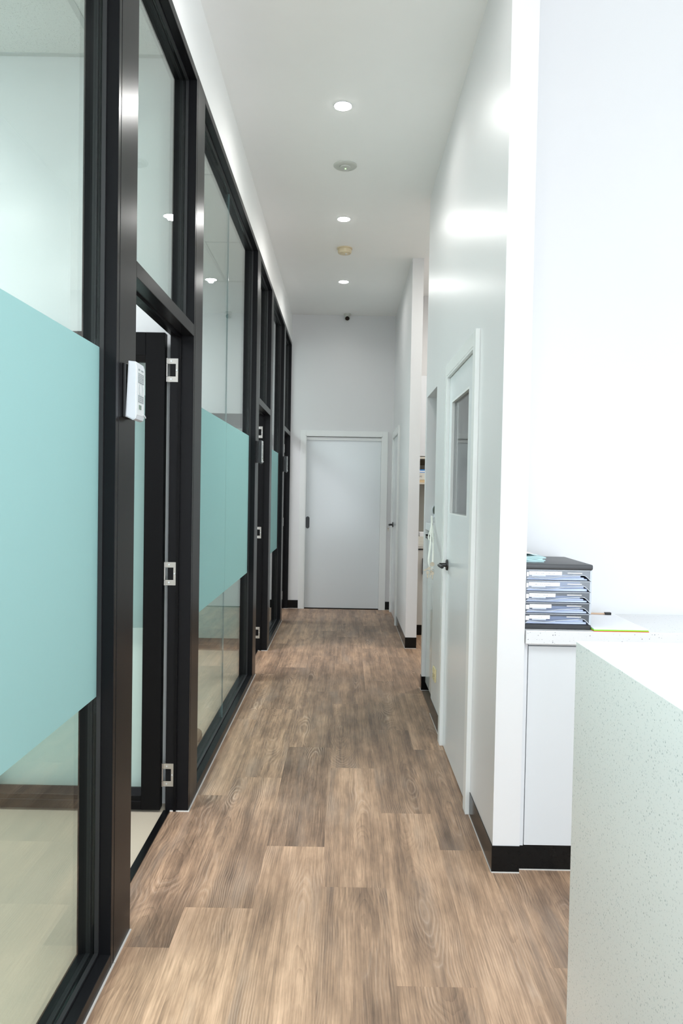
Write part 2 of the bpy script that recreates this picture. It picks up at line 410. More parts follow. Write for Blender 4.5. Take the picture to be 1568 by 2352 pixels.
# ------------------------------------------------------------------ shell
b = B(); box(b, -0.78, 4.0, -4.0, 8.95, ZC, ZC + 0.1)
struct('ceiling', b, M['ceil'], 'smooth white plasterboard ceiling of the corridor', 'ceiling')
b = B(); box(b, -0.756, XL, -0.30, YE, 3.172, ZC); box(b, -0.756, XL, -4.0, -0.30, 0, ZC)
struct('wall_left', b, M['ceil'], 'white wall band above the black glazed frames', 'wall')
b = B()
WT0 = 0.672
DX0, DX1, DZ = -0.470, 0.440, 2.068                # end door opening
box(b, -0.756, DX0, YE, YE + 0.1, 0, ZC); box(b, DX1, 0.672, YE, YE + 0.1, 0, ZC); box(b, DX0, DX1, YE, YE + 0.1, DZ, ZC); box(b, -0.756, WT0, YE + 0.1, YE + 0.15, 0, ZC)  # last box: unseen backing added to stop light leaking round the end door
struct('wall_end', b, M['wall'], 'white wall closing the far end of the corridor', 'wall')
b = B()
WT = XR + 0.1
box(b, XR, WT, 2.715, 3.27, 0, ZC); box(b, XR, WT, 3.27, 4.10, 2.05, ZC); box(b, XR, WT, 4.10, 4.69, 0, ZC)
box(b, XR, WT, 4.69, 5.24, 2.08, ZC); box(b, XR, WT, 5.24, 5.31, 0, ZC)
struct('wall_right', b, M['wall'], 'near white wall on the right holding the glazed door and the niche', 'wall')
b = B()
box(b, XR, WT, 6.66, 7.865, 0, ZC); box(b, XR, WT, 7.865, 8.70, 2.05, ZC); box(b, XR, WT, 8.70, YE, 0, ZC)
struct('wall_right_far', b, M['wall'], 'far white wall on the right beyond the side opening', 'wall')
b = B()
box(b, WT, 1.17, 4.60, 4.69, 0, ZC); box(b, 1.12, 1.17, 4.69, 5.24, 0, ZC); box(b, WT, 2.6, 5.24, 5.31, 0, ZC); box(b, WT, 1.12, 4.69, 5.24, 2.08, 2.15)
struct('wall_niche', b, M['wall'], 'white lining walls around the niche', 'wall')
b = B(); box(b, WT, 4.0, 3.13, 3.20, 0, ZC)
struct('wall_reception', b, M['wall'], 'bright white wall behind the reception worktop', 'wall')
b = B(); box(b, 2.6, 2.7, 3.20, 8.2, 0, ZC); box(b, WT, 2.6, 7.92, 8.02, 0, ZC)
struct('wall_kitchenette', b, M['wall'], 'pale wall at the back of the kitchenette', 'wall')
b = B(); box(b, 4.0, 4.1, -4.0, -1.9, 0, ZC); box(b, 4.0, 4.1, 2.3, 3.2, 0, ZC); box(b, 4.0, 4.1, -1.9, 2.3, 0, 0.3); box(b, 4.0, 4.1, -1.9, 2.3, 3.1, ZC)
struct('wall_side', b, M['wall'], 'white reception wall with its side window, outside the picture', 'wall')
b = B(); box(b, -0.756, -0.95 + 0.0, -4.1, -4.0, 0, ZC); box(b, 3.6, 4.1, -4.1, -4.0, 0, ZC); box(b, -0.95, 3.6, -4.1, -4.0, 3.1, ZC); box(b, -0.95, 3.6, -4.1, -4.0, 0, 0.2)
struct('wall_front', b, M['wall'], 'shop front wall behind the photographer', 'wall')
# skirtings: black laminate, 100 mm, with a pale sealant line at the floor
def skirting(name, label, runs):
    t = thing(name, (runs[0][0], runs[0][2], 0), label, 'skirting', kind='structure')
    for (x0, x1, y0, y1, nx, ny) in runs:
        b = B(); box(b, x0, x1, y0, y1, 0.003, 0.10); obj('skirting_board', b, M['skirt'], t)
        b = B(); e = 0.0022
        box(b, x0 - (e if nx < 0 else 0), x1, y0 - (e if ny < 0 else 0), y1, 0.0, 0.004); obj('sealant', b, M['caulk'], t)
    return t
s = 0.003
skirting('baseboard_right', 'black skirting at the foot of the near right wall and its corner', [
    (XR - s, XR, 2.715, 3.203, -1, 0), (XR - s, WT, 2.715 - s, 2.715, 0, -1), (XR - s, XR, 4.167, 4.69, -1, 0)])
skirting('baseboard_niche', 'short black skirting around the far post of the niche', [
    (XR - s, XR, 5.24 - s, 5.313, -1, 0), (XR, WT, 5.24 - s, 5.24, 0, -1)])
skirting('baseboard_right_far', 'black skirting on the far right wall and its white corner', [
    (XR - s, XR, 6.66, 7.80, -1, 0), (XR - s, WT, 6.66 - s, 6.66, 0, -1)])
skirting('baseboard_end', 'black skirting either side of the end door', [
    (XL, -0.536, YE - s, YE, 0, -1), (0.506, XR, YE - s, YE, 0, -1)])
# ------------------------------------------------------------------ rooms behind the glazing
ROOMS = [(-0.30, 3.26, 3.27), (3.36, 6.62, 3.25), (6.72, 9.0, 3.25)]
rf = thing('floor', (-2.4, 4.4, 0), 'beige sheet vinyl floor of the rooms behind the glazing', 'floor', kind='structure')
for (y0, y1, zc) in ROOMS:
    b = B(); box(b, -4.0, -0.757, y0, y1, -0.05, 0.0); obj('vinyl_sheet', b, M['beige'], rf)
b = B()
for (dy0, dy1) in ((2.31, 3.183), (5.60, 6.45), (7.97, 8.815)):
    box(b, -0.760, -0.755, dy0, dy1, -0.05, 0.0)
obj('vinyl_edge', b, M['beige'], rf)
b = B()
box(b, -4.0, -0.757, 3.26, 3.36, 0, 3.5)
struct('wall_partition', b, M['roomwall'], 'white wall between the first and the second room', 'wall')
b = B(); box(b, -4.0, -0.757, 6.62, 6.72, 0, 3.5)
struct('wall_partition_far', b, M['roomwall'], 'white wall between the second and the third room', 'wall')
b = B(); box(b, -4.1, -4.0, -0.4, 9.1, 0, 3.5); box(b, -4.0, -0.757, 9.0, 9.1, 0, 3.5); box(b, -4.0, -0.757, -0.4, -0.30, 0, 3.5)
struct('wall_room_back', b, M['roomwall'], 'white outer wall of the three rooms', 'wall')
TX = [-0.760, -1.085, -1.685, -2.285, -2.885, -3.485, -4.0]
for ri, (y0, y1, zc) in enumerate(ROOMS):
    cl = thing('ceiling', (-2.4, (y0 + y1) / 2, zc), ['speckled acoustic tile ceiling of the first room', 'speckled acoustic tile ceiling of the second room', 'speckled acoustic tile ceiling of the third room'][ri], 'ceiling', kind='structure')
    ys = [y0] + [y for y in ({0: (0.8, 2.0), 1: (4.40, 5.58), 2: (7.3, 8.5)}[ri])] + [y1]
    for i in range(len(TX) - 1):
        for j in range(len(ys) - 1):
            b = B(); box(b, TX[i + 1] + 0.012, TX[i] - 0.012, ys[j] + 0.012, ys[j + 1] - 0.012, zc + 0.002, zc + 0.02)
            obj('ceiling_tile', b, M['tile'], cl)
    for x in TX[1:-1]:
        b = B(); box(b, x - 0.012, x + 0.012, y0, y1, zc - 0.001, zc + 0.024); obj('tee_bar', b, M['tbar'], cl)
    for y in ys[1:-1]:
        b = B(); box(b, -4.0, -0.757, y - 0.003, y + 0.003, zc - 0.0005, zc + 0.022); obj('cross_bar', b, M['tbar'], cl)
    b = B()
    for (a0, a1, c0, c1) in ((-4.0, -0.757, y0, y0 + 0.022), (-4.0, -0.757, y1 - 0.022, y1), (-4.0, -3.978, y0, y1), (-0.779, -0.757, y0, y1)):
        box(b, a0, a1, c0, c1, zc - 0.0015, zc + 0.03)
    obj('wall_angle', b, M['tbar'], cl)
# ------------------------------------------------------------------ black glazed frames on the left
XB = -0.756                                         # back of the frame
GX0, GX1 = -0.712, -0.704                           # pane
def jamb(bm, y0, y1, z0=0.0, z1=3.172):
    box(bm, XB, XL, y0, y1, z0, z1, 0.0015, 1)
def beads(parent, y0, y1, z0, z1):
    """raised glazing beads around a pane, front and back"""
    b = B()
    for (xa, xb) in ((-0.702, -0.690), (-0.727, -0.714)):
        box(b, xa, xb, y0, y0 + 0.006, z0, z1); box(b, xa, xb, y1 - 0.006, y1, z0, z1)
        box(b, xa, xb, y0, y1, z0, z0 + 0.006); box(b, xa, xb, y0, y1, z1 - 0.006, z1)
    obj('glazing_bead', b, M['groove'], parent)
def window(n, y0, y1, near, far, label, split=None):
    t = thing('window_%d' % n, (XL, (y0 + y1) / 2, 0), label, 'window', kind='structure')
    if near: b = B(); jamb(b, near[0], near[1]); obj('mullion', b, M['frame'], t)
    b = B(); jamb(b, far[0], far[1]); obj('edge_mullion', b, M['frame'], t)
    a0 = near[1] if near else y0
    b = B(); box(b, XB, XL, a0, far[0], 3.136, 3.172, 0.0015, 1); obj('head_rail', b, M['frame'], t)
    b = B(); box(b, XB, XL, a0, far[0], 0.0, 0.045, 0.0015, 1); obj('sill_rail', b, M['frame'], t)
    beads(t, a0, far[0], 0.045, 3.136)
    cuts = [a0 + 0.001] + ([split - 0.001, split + 0.001] if split else []) + [far[0] - 0.001]
    for k in range(0, len(cuts), 2):
        b = B(); box(b, GX0, GX1, cuts[k], cuts[k + 1], 0.046, 3.135)
        p = obj('pane', b, M['glass'], t)
        b = B(); box(b, GX1 + 0.0004, GX1 + 0.0008, cuts[k] + 0.002, cuts[k + 1] - 0.002, 0.80, 1.80)
        obj('frosted_film', b, M['film'], p)
    if split:
        b = B(); box(b, GX0, GX1, split - 0.001, split + 0.001, 0.046, 3.135); obj('silicone_joint', b, M['silicone'], t)
    b = B(); box(b, XL, XL + 0.005, (near[0] if near else y0), far[1], 0, 0.004); obj('sealant', b, M['caulk'], t)
    return t
def glazed_door(n, post, y0, y1, strip, label):
    t = thing('door_%d' % n, (XL, (y0 + y1) / 2, 0), label, 'door', kind='structure')
    b = B(); jamb(b, *post); obj('jamb', b, M['frame'], t)
    b = B(); jamb(b, *strip); obj('jamb', b, M['frame'], t)
    b = B(); box(b, XB + 0.01, XL - 0.008, post[0] - 0.004, post[0] + 0.002, 0, 3.17); box(b, XB + 0.01, XL - 0.008, strip[1] - 0.002, strip[1] + 0.004, 0, 3.17)
    obj('shadow_gap', b, M['groove'], t)
    b = B(); box(b, XB, XL, y0, y1, 3.136, 3.172, 0.0015, 1); obj('head_rail', b, M['frame'], t)
    b = B(); box(b, XB, XL, y0, y1, 2.057, 2.107, 0.0015, 1); obj('transom', b, M['frame'], t)
    b = B(); box(b, -0.720, -0.708, y0, y1, 2.048, 2.057); box(b, -0.720, -0.708, y1 - 0.009, y1, 0.002, 2.057); box(b, -0.720, -0.708, y0, y0 + 0.009, 0.002, 2.057)
    obj('door_stop_strip', b, M['frame_in'], t)
    beads(t, y0, y1, 2.107, 3.136)
    b = B(); box(b, GX0, GX1, y0 + 0.001, y1 - 0.001, 2.108, 3.135); obj('transom_pane', b, M['glass'], t)
    b = B(); box(b, -0.763, -0.735, y0, y1, -0.004, 0.004); obj('threshold', b, M['frame_in'], t)
    b = B(); box(b, XL, XL + 0.005, post[0], post[1], 0, 0.004); box(b, -0.735, XL + 0.005, y1 - 0.005, y1, 0, 0.004); box(b, XL, XL + 0.005, y1, strip[1], 0, 0.004)
    obj('sealant', b, M['caulk'], t)
    # the leaf stands open at a right angle, against the partition
    lw = y1 - y0 - 0.02
    la, lb = y1 - 0.021, y1 + 0.022
    lx1 = -0.7745; lx0 = lx1 - lw
    SW = 0.082
    b = B()
    box(b, lx1 - SW, lx1, la, lb, 0.012, 2.066, 0.0012, 1); box(b, lx0, lx0 + SW, la, lb, 0.012, 2.066, 0.0012, 1)
    leaf = obj('leaf', b, M['frame_in'], t)
    b = B(); box(b, lx0 + SW, lx1 - SW, la, lb, 1.968, 2.066, 0.0012, 1); obj('top_rail', b, M['frame_in'], leaf)
    b = B(); box(b, lx0 + SW, lx1 - SW, la, lb, 0.012, 0.050, 0.0012, 1); box(b, lx0 + SW, lx1 - SW, la, lb, 0.0512, 0.074, 0.001, 1); obj('bottom_rail', b, M['frame_in'], leaf)
    b = B()
    prism(b, [(la + 0.003, 0.074), (la + 0.017, 0.103), (la + 0.026, 0.103), (lb - 0.003, 0.074)], 'x', lx0 + SW, lx1 - SW)
    prism(b, [(la + 0.001, 1.968), (la + 0.012, 1.940), (la + 0.030, 1.940), (lb - 0.002, 1.968)], 'x', lx0 + SW, lx1 - SW)
    obj('glazing_bead', b, M['frame'], leaf)
    b = B(); box(b, lx0 + SW, lx1 - SW, la + 0.018, la + 0.025, 0.098, 1.944); obj('pane', b, M['glass'], leaf)
    b = B(); box(b, lx0 + SW, lx1 - SW, la + 0.0172, la + 0.0178, 0.80, 1.80); obj('frosted_film', b, M['film_leaf'], leaf)
    b = B()
    hx = lx0 + 0.045
    box(b, hx - 0.016, hx + 0.016, la - 0.006, la, 0.93, 1.13, 0.003)
    tube(b, [(hx, la - 0.004, 1.0), (hx, la - 0.045, 1.0), (hx + 0.10, la - 0.05, 1.0)], 0.009)
    obj('lever_handle', b, M['blackm'], leaf, True)
    for hz in (1.910, 1.036, 0.159):
        b = B()
        xa, xb = -0.7655, -0.7215; yy0, yy1 = y1 - 0.0022, y1
        box(b, xa, xb, yy0, yy1, hz + 0.027, hz + 0.050); box(b, xa, xb, yy0, yy1, hz - 0.050, hz - 0.027)
        box(b, -0.7315, xb, yy0, yy1, hz - 0.027, hz + 0.027)
        h = obj('hinge', b, M['steel'], t)
        b = B()
        for (za, zb) in ((-0.050, -0.028), (-0.027, 0.027), (0.028, 0.050)):
            lathe(b, [(0.0042, 0), (0.0042, zb - za)], (-0.7695, y1 - 0.003, hz + za), 'z', 12)
        obj('knuckle', b, M['steel'], h, True)
        for (sx, sz) in ((-0.7505, 0.0385), (-0.7505, -0.0385), (-0.7265, 0.0)):
            b = B(); lathe(b, [(0.0042, -0.0006), (0.0036, -0.0016), (0.0012, -0.0019)], (sx, y1 - 0.0018, hz + sz), 'y', 12)
            obj('screw', b, M['screw'], h, True)
    return t
def leaf_film():
    mt, nt, N, L, P = new_mat('clear_frost_band'); N.remove(P)
    tr = N.new('ShaderNodeBsdfTransparent'); tr.inputs[0].default_value = (0.95, 0.98, 0.985, 1)
    df = N.new('ShaderNodeBsdfTranslucent'); df.inputs[0].default_value = (0.84, 0.90, 0.91, 1)
    mx = N.new('ShaderNodeMixShader'); mx.inputs[0].default_value = 0.32
    L.new(tr.outputs[0], mx.inputs[1]); L.new(df.outputs[0], mx.inputs[2]); L.new(mx.outputs[0], N['Material Output'].inputs[0])
    return mt
M['film_leaf'] = leaf_film()
window(1, -0.30, 2.115, None, (2.115, 2.139), 'nearest tall glazed panel with mint frosted band, cut by the left picture edge')
glazed_door(1, (2.142, 2.31), 2.31, 3.183, (3.183, 3.205), 'nearest black framed glass door on the left standing open')
window(2, 3.37, 5.405, (3.208, 3.37), (5.405, 5.43), 'middle tall glazed panel of two panes with mint frosted band', 4.38)
glazed_door(2, (5.433, 5.60), 5.60, 6.45, (6.45, 6.472), 'second black framed glass door down the left side')
window(3, 6.62, 7.79, (6.475, 6.62), (7.79, 7.815), 'farthest narrow glazed panel on the left with grey green frosted band')
glazed_door(3, (7.818, 7.97), 7.97, 8.815, (8.815, 8.838), 'farthest black framed glass door on the left, at the end wall')
# ------------------------------------------------------------------ white doors
def architrave_x(parent, y0, y1, z1, wd=0.065, xf=0.552, xb=XR):
    b = B(); box(b, xf, xb, y0 - wd, y0, 0, z1 + wd, 0.0015, 1); obj('architrave', b, M['trim'], parent)
    b = B(); box(b, xf, xb, y1, y1 + wd, 0, z1 + wd, 0.0015, 1); obj('architrave', b, M['trim'], parent)
    b = B(); box(b, xf, xb, y0, y1, z1, z1 + wd, 0.0015, 1); obj('architrave', b, M['trim'], parent)
    b = B(); e = 0.010
    box(b, 0.5535, WT, y1 - e, y1, 0, z1); box(b, 0.5535, WT, y0, y0 + e, 0, z1); box(b, 0.5535, WT, y0 + e, y1 - e, z1 - e, z1)
    obj('door_lining', b, M['trim'], parent)
def lever(parent, x, y, z, sy, key=False):
    b = B(); lathe(b, [(0.030, 0.0), (0.030, -0.006), (0.027, -0.010), (0.012, -0.011)], (x, y, z), 'x', 28)
    h = obj('lever_handle', b, M['blackm'], parent, True)
    b = B()
    lathe(b, [(0.0115, -0.008), (0.0105, -0.030), (0.011, -0.046)], (x, y, z), 'x', 16)
    tube(b, [(x - 0.044, y + 0.002 * sy, z), (x - 0.050, y + 0.02 * sy, z), (x - 0.050, y + 0.06 * sy, z - 0.001), (x - 0.046, y + 0.115 * sy, z - 0.002)], 0.0095, 12, 0.8)
    obj('lever', b, M['blackm'], h, True)
    return h
d4 = thing('door_4', (0.57, 3.68, 0), 'white door with tall glass panel and black lever on the right', 'door', kind='structure')
architrave_x(d4, 3.27, 4.10, 2.05)
LX = 0.570
b = B()
VY0, VY1, VZ0, VZ1 = 3.45, 4.012, 1.293, 1.905
y0, y1, z0, z1 = 3.282, 4.088, 0.008, 2.037
box(b, LX, LX + 0.04, y0, VY0, z0, z1); box(b, LX, LX + 0.04, VY1, y1, z0, z1)
box(b, LX, LX + 0.04, VY0, VY1, z0, VZ0); box(b, LX, LX + 0.04, VY0, VY1, VZ1, z1)
leaf = obj('leaf', b, M['door'], d4)
b = B()
for (xa, xb) in ((LX + 0.0005, LX + 0.0155), (LX + 0.0225, LX + 0.0395)):
    e = 0.012
    box(b, xa, xb, VY1 - e, VY1, VZ0, VZ1); box(b, xa, xb, VY0, VY0 + e, VZ0, VZ1)
    box(b, xa, xb, VY0 + e, VY1 - e, VZ0, VZ0 + 0.006); box(b, xa, xb, VY0 + e, VY1 - e, VZ1 - e, VZ1)
obj('glazing_bead', b, M['trim'], leaf)
b = B(); box(b, LX + 0.016, LX + 0.022, VY0, VY1, VZ0, VZ1); obj('vision_pane', b, M['glass_d'], leaf)
HY, HZ = 4.035, 1.014
lever(leaf, LX, HY, HZ, -1)
d5 = thing('door_5', (0.57, 8.28, 0), 'plain white door at the far right corner of the corridor', 'door', kind='structure')
architrave_x(d5, 7.865, 8.70, 2.05)
b = B(); box(b, LX, LX + 0.04, 7.877, 8.688, 0.008, 2.037); leaf5 = obj('leaf', b, M['door'], d5)
lever(leaf5, LX, 8.60, 1.035, -1)
d6 = thing('door_6', (0, YE, 0), 'white sliding door with a black flush pull closing the corridor end', 'door', kind='structure')
for (x0, x1, z0, z1) in ((DX0 - 0.066, DX0, 0, DZ + 0.062), (DX1, DX1 + 0.066, 0, DZ + 0.062), (DX0, DX1, DZ, DZ + 0.062)):
    b = B(); box(b, x0, x1, YE - 0.018, YE, z0, z1, 0.0015, 1); obj('architrave', b, M['trim'], d6)
b = B()
box(b, DX0, DX0 + 0.008, YE - 0.016, YE + 0.09, 0, DZ); box(b, DX1 - 0.012, DX1, YE - 0.016, YE + 0.09, 0, DZ); box(b, DX0, DX1, YE - 0.016, YE + 0.09, DZ - 0.006, DZ)
box(b, DX0 + 0.008, DX1 - 0.012, YE + 0.008, YE + 0.020, DZ - 0.048, DZ - 0.012)
obj('door_lining', b, M['trim'], d6)
b = B(); box(b, DX0 + 0.009, DX1 - 0.013, YE + 0.024, YE + 0.060, 0.010, DZ - 0.020); lf = obj('leaf', b, M['door'], d6)
b = B()
pts = []
for i in range(24):
    a = 2 * math.pi * i / 24
    pts.append((-0.436 + 0.022 * math.cos(a), 1.033 + (0.050 if math.sin(a) >= 0 else -0.050) + 0.022 * math.sin(a)))
prism(b, pts, 'y', YE + 0.0205, YE + 0.026); obj('flush_pull', b, M['blackm'], lf)
# ------------------------------------------------------------------ ceiling fittings
def downlight(x, y, label):
    t = thing('downlight', (x, y, ZC), label, 'downlight', 'round recessed downlights along the corridor ceiling')
    b = B(); lathe(b, [(0.0468, -0.001), (0.0475, -0.003), (0.0495, -0.003), (0.051, -0.0005)], (x, y, ZC), 'z', 40); obj('trim_ring', b, M['white'], t, True)
    b = B(); lathe(b, [(0.0462, -0.0026), (0.0460, -0.0034), (0.043, -0.0046), (0.030, -0.0056), (0.002, -0.0060)], (x, y, ZC), 'z', 40); obj('diffuser', b, M['led'], t, True)
    l = bpy.data.lights.new('downlight_lamp', 'SPOT'); l.energy = DOWNLIGHT; l.color = (1.0, 0.98, 0.95); l.spot_size = math.radians(170); l.spot_blend = 0.45; l.shadow_soft_size = 0.02
    o = bpy.data.objects.new('lamp', l); COL.objects.link(o); o.parent = t; o.location = (0, 0, -0.014)
    return t
downlight(-0.046, 4.080, 'nearest and largest lit round downlight in the corridor ceiling')
downlight(-0.043, 5.745, 'middle lit downlight, just before the cream smoke detector')
downlight(-0.046, 7.440, 'farthest lit downlight, beyond the cream smoke detector')
for yy in (2.41, 0.75):                             # the row goes on towards the camera, above the picture
    downlight(-0.045, yy, 'lit corridor downlight above the picture edge, %s the camera' % ('ahead of' if yy > 2 else 'nearly over'))
ex, ey = -0.033, 4.813
t = thing('emergency_light', (ex, ey, ZC), 'unlit round grey emergency light between the two nearest downlights', 'light')
b = B(); lathe(b, [(0.075, 0), (0.075, -0.004), (0.069, -0.009), (0.048, -0.012)], (ex, ey, ZC), 'z', 40); obj('rim', b, M['lightoff'], t, True)
b = B(); lathe(b, [(0.036, -0.012), (0.034, -0.016), (0.012, -0.021), (0.002, -0.022)], (ex, ey, ZC), 'z', 32); obj('lens_boss', b, M['lightoff'], t, True)
b = B(); lathe(b, [(0.005, -0.0222), (0.004, -0.0245), (0.001, -0.0252)], (ex + 0.002, ey - 0.003, ZC), 'z', 14); obj('indicator', b, M['green_led'], t, True)
for dx in (-0.034, -0.027):
    b = B(); lathe(b, [(0.0028, -0.0115), (0.0022, -0.0135)], (ex + dx, ey - 0.02, ZC), 'z', 10); obj('button', b, M['black'], t, True)
for a in (-0.030, 0.030):
    b = B(); box(b, ex + a - 0.009, ex + a + 0.009, ey - 0.004, ey + 0.012, ZC - 0.0155, ZC - 0.0115, 0.001); obj('clip', b, M['lightoff'], t)
ex, ey = -0.036, 6.43
t = thing('smoke_detector', (ex, ey, ZC), 'cream smoke detector on the ceiling between two downlights', 'detector')
b = B(); lathe(b, [(0.066, 0), (0.066, -0.008), (0.060, -0.012)], (ex, ey, ZC), 'z', 36); obj('base_plate', b, M['cream'], t, True)
b = B(); lathe(b, [(0.059, -0.012), (0.060, -0.034), (0.054, -0.044), (0.034, -0.047), (0.030, -0.052), (0.002, -0.053)], (ex, ey, ZC), 'z', 36); obj('cover', b, M['cream'], t, True)
b = B(); lathe(b, [(0.008, -0.052), (0.007, -0.057), (0.001, -0.058)], (ex + 0.012, ey - 0.024, ZC), 'z', 14); obj('test_button', b, M['white'], t, True)
ex, ey = -0.004, 8.765
t = thing('security_camera', (ex, ey, ZC), 'small grey dome camera with black lens above the end door', 'camera')
b = B(); lathe(b, [(0.042, 0), (0.042, -0.010), (0.036, -0.024), (0.028, -0.030)], (ex, ey, ZC), 'z', 32); obj('base', b, M['lightoff'], t, True)
b = B(); lathe(b, [(0.002, 0.036), (0.015, 0.033), (0.027, 0.023), (0.034, 0.008), (0.035, -0.006), (0.031, -0.018), (0.026, -0.024)], (0, 0, 0), 'z', 28)
bmesh.ops.rotate(b, verts=b.verts[:], cent=(0, 0, 0), matrix=Matrix.Rotation(math.radians(-58), 3, 'X'))
bmesh.ops.translate(b, verts=b.verts[:], vec=(ex, ey - 0.004, ZC - 0.046)); obj('ball_housing', b, M['lightoff'], t, True)
b = B(); lathe(b, [(0.026, -0.0238), (0.024, -0.028), (0.002, -0.030)], (0, 0, 0), 'z', 28)
bmesh.ops.rotate(b, verts=b.verts[:], cent=(0, 0, 0), matrix=Matrix.Rotation(math.radians(-58), 3, 'X'))
bmesh.ops.translate(b, verts=b.verts[:], vec=(ex, ey - 0.004, ZC - 0.046)); obj('lens', b, M['lens'], t, True)
# ------------------------------------------------------------------ wall controllers on the frame posts
def controller(y0, y1, z0, z1, label, side='white'):
    yc, zc = (y0 + y1) / 2, (z0 + z1) / 2
    t = thing('wall_controller', (XL, yc, z0), label, 'controller', 'wall controllers on the frame posts')
    b = B(); box(b, XL, XL + 0.009, y0 + 0.002, y1 - 0.002, z0 - 0.002, z1 - 0.006, 0.002); obj('backing_plate', b, M['blackm'], t)
    b = B()
    prism(b, [(XL + 0.009, z0 + 0.0), (XL + 0.030, z0 - 0.010), (XL + 0.038, z0 - 0.006), (XL + 0.041, z0 + 0.004), (XL + 0.041, z1 - 0.014), (XL + 0.037, z1 - 0.002), (XL + 0.016, z1)], 'y', y0, y1)
    es = [e for e in b.edges if abs(e.verts[0].co.y - e.verts[1].co.y) < 1e-6 and e.verts[0].co.y < y0 + 1e-6]
    bmesh.ops.bevel(b, geom=es, offset=0.003, segments=2, affect='EDGES')
    obj('body', b, M[side], t, True)
    xf = XL + 0.0412
    b = B(); box(b, xf, xf + 0.0006, y0 + 0.006, y1 - 0.004, z0 + 0.006, z1 - 0.018); obj('front_sticker', b, M['whitef'], t)
    if side != 'white':
        b = B(); box(b, xf - 0.003, xf + 0.0003, y0 - 0.001, y1, z0, z1 - 0.004, 0.001); obj('front_cover', b, M['white'], t)
    H = z1 - z0
    def pr(a0, a1, h0, h1, name='printed_panel', mt='print', d=0.0012):
        b = B(); box(b, xf + 0.0006, xf + d, y0 + (y1 - y0) * a0, y0 + (y1 - y0) * a1, z0 + H * h0, z0 + H * h1); return obj(name, b, M[mt], t)
    pr(0.16, 0.84, 0.62, 0.80); pr(0.16, 0.84, 0.27, 0.40)
    pr(0.18, 0.40, 0.845, 0.875); pr(0.52, 0.80, 0.845, 0.875)
    for k in range(5):                              # lines of print, too small to read in the photograph
        pr(0.22, 0.78 - 0.08 * (k % 3), 0.645 + 0.03 * k, 0.652 + 0.03 * k, 'print_line', 'whitef', 0.0016)
    for k in range(3):
        pr(0.22, 0.76 - 0.1 * (k % 2), 0.295 + 0.033 * k, 0.303 + 0.033 * k, 'print_line', 'whitef', 0.0016)
    pr(0.28, 0.56, 0.145, 0.225, 'display_window', 'lcd', 0.0018)
    b = B()
    c = Vector((xf + 0.0010, yc, z0 + H * 0.51)); r = (y1 - y0) * 0.2
    tube(b, [c + Vector((0, r * math.cos(a), r * math.sin(a) * 1.2)) for a in [2 * math.pi * i / 20 for i in range(21)]], 0.0008, 6); obj('ring_print', b, M['print'], t)
    b = B(); tube(b, [(xf, y1 - 0.018, z0 + 0.012), (xf + 0.004, y1 - 0.006, z0 + 0.008), (xf + 0.003, y1 + 0.004, z0 + 0.004)], 0.0018, 8); obj('pull_tab', b, M['white'], t, True)
    return t
controller(2.176, 2.262, 1.612, 1.775, 'white wall controller with grey printed panels on the nearest door post')
controller(5.470, 5.556, 1.612, 1.775, 'black sided wall controller with white front on the post before the second black door', 'blackm')
controller(7.850, 7.936, 1.612, 1.775, 'black sided wall controller with white front on the post before the farthest black door', 'blackm')
# ------------------------------------------------------------------ niche in the right wall
t = thing('niche_cabinet', (0.85, 4.96, 0), 'glossy white two door cabinet under the bench in the wall niche', 'cabinet')
b = B(); box(b, 0.618, 1.11, 4.70, 5.236, 0.075, 1.145); obj('body', b, M['lam'], t)
b = B(); box(b, 0.66, 1.10, 4.70, 5.236, 0.0, 0.075); obj('plinth', b, M['skirt'], t)
for (ya, yb) in ((4.692, 4.962), (4.966, 5.236)):
    b = B(); box(b, 0.598, 0.617, ya, yb, 0.062, 1.136, 0.001, 1); d = obj('door', b, M['lamgloss'], t)
    yc = (ya + yb) / 2
    b = B(); box(b, 0.572, 0.5975, yc - 0.075, yc + 0.075, 1.112, 1.118); box(b, 0.572, 0.578, yc - 0.075, yc + 0.075, 1.092, 1.118)
    obj('edge_pull', b, M['blackm'], d)
b = B(); box(b, 0.576, 1.118, 4.692, 5.238, 1.149, 1.198, 0.002, 1)
tag(obj('niche_bench', b, M['lam']), 'thick white bench top across the wall niche, below the oval device', 'bench')
t = thing('wall_dispenser', (0.625, 5.24, 1.25), 'dark green grey oval device with pale rim on the niche side wall', 'dispenser')
def ell(cx, cz, rx, rz, n=28): return [(cx + rx * math.cos(2 * math.pi * i / n), cz + rz * math.sin(2 * math.pi * i / n)) for i in range(n)]
b = B(); prism(b, ell(0.640, 1.288, 0.021, 0.037), 'y', 5.214, 5.2395); obj('rim', b, M['white'], t)
b = B(); prism(b, ell(0.642, 1.285, 0.019, 0.033), 'y', 5.206, 5.2145); obj('face', b, M['oval'], t)
b = B(); box(b, 0.632, 0.644, 5.214, 5.238, 1.236, 1.254, 0.002); obj('nozzle', b, M['white'], t)
# power point low on the right wall
t = thing('power_point', (XR, 4.487, 0.26), 'yellowed power point low on the right wall by the white door', 'socket')
b = B(); box(b, XR - 0.010, XR, 4.432, 4.545, 0.262, 0.342, 0.004); obj('plate', b, M['socket'], t)
for yy in (4.46, 4.517):
    b = B(); box(b, XR - 0.013, XR - 0.0095, yy - 0.010, yy + 0.010, 0.312, 0.332, 0.001); obj('switch', b, M['socket'], t)
    b = B()
    for (dy, dz) in ((-0.007, 0.008), (0.007, 0.008), (0, -0.008)): box(b, XR - 0.0106, XR - 0.0099, yy + dy - 0.0012, yy + dy + 0.0012, 0.290 + dz - 0.004, 0.290 + dz + 0.004)
    obj('socket_slots', b, M['blackm'], t)
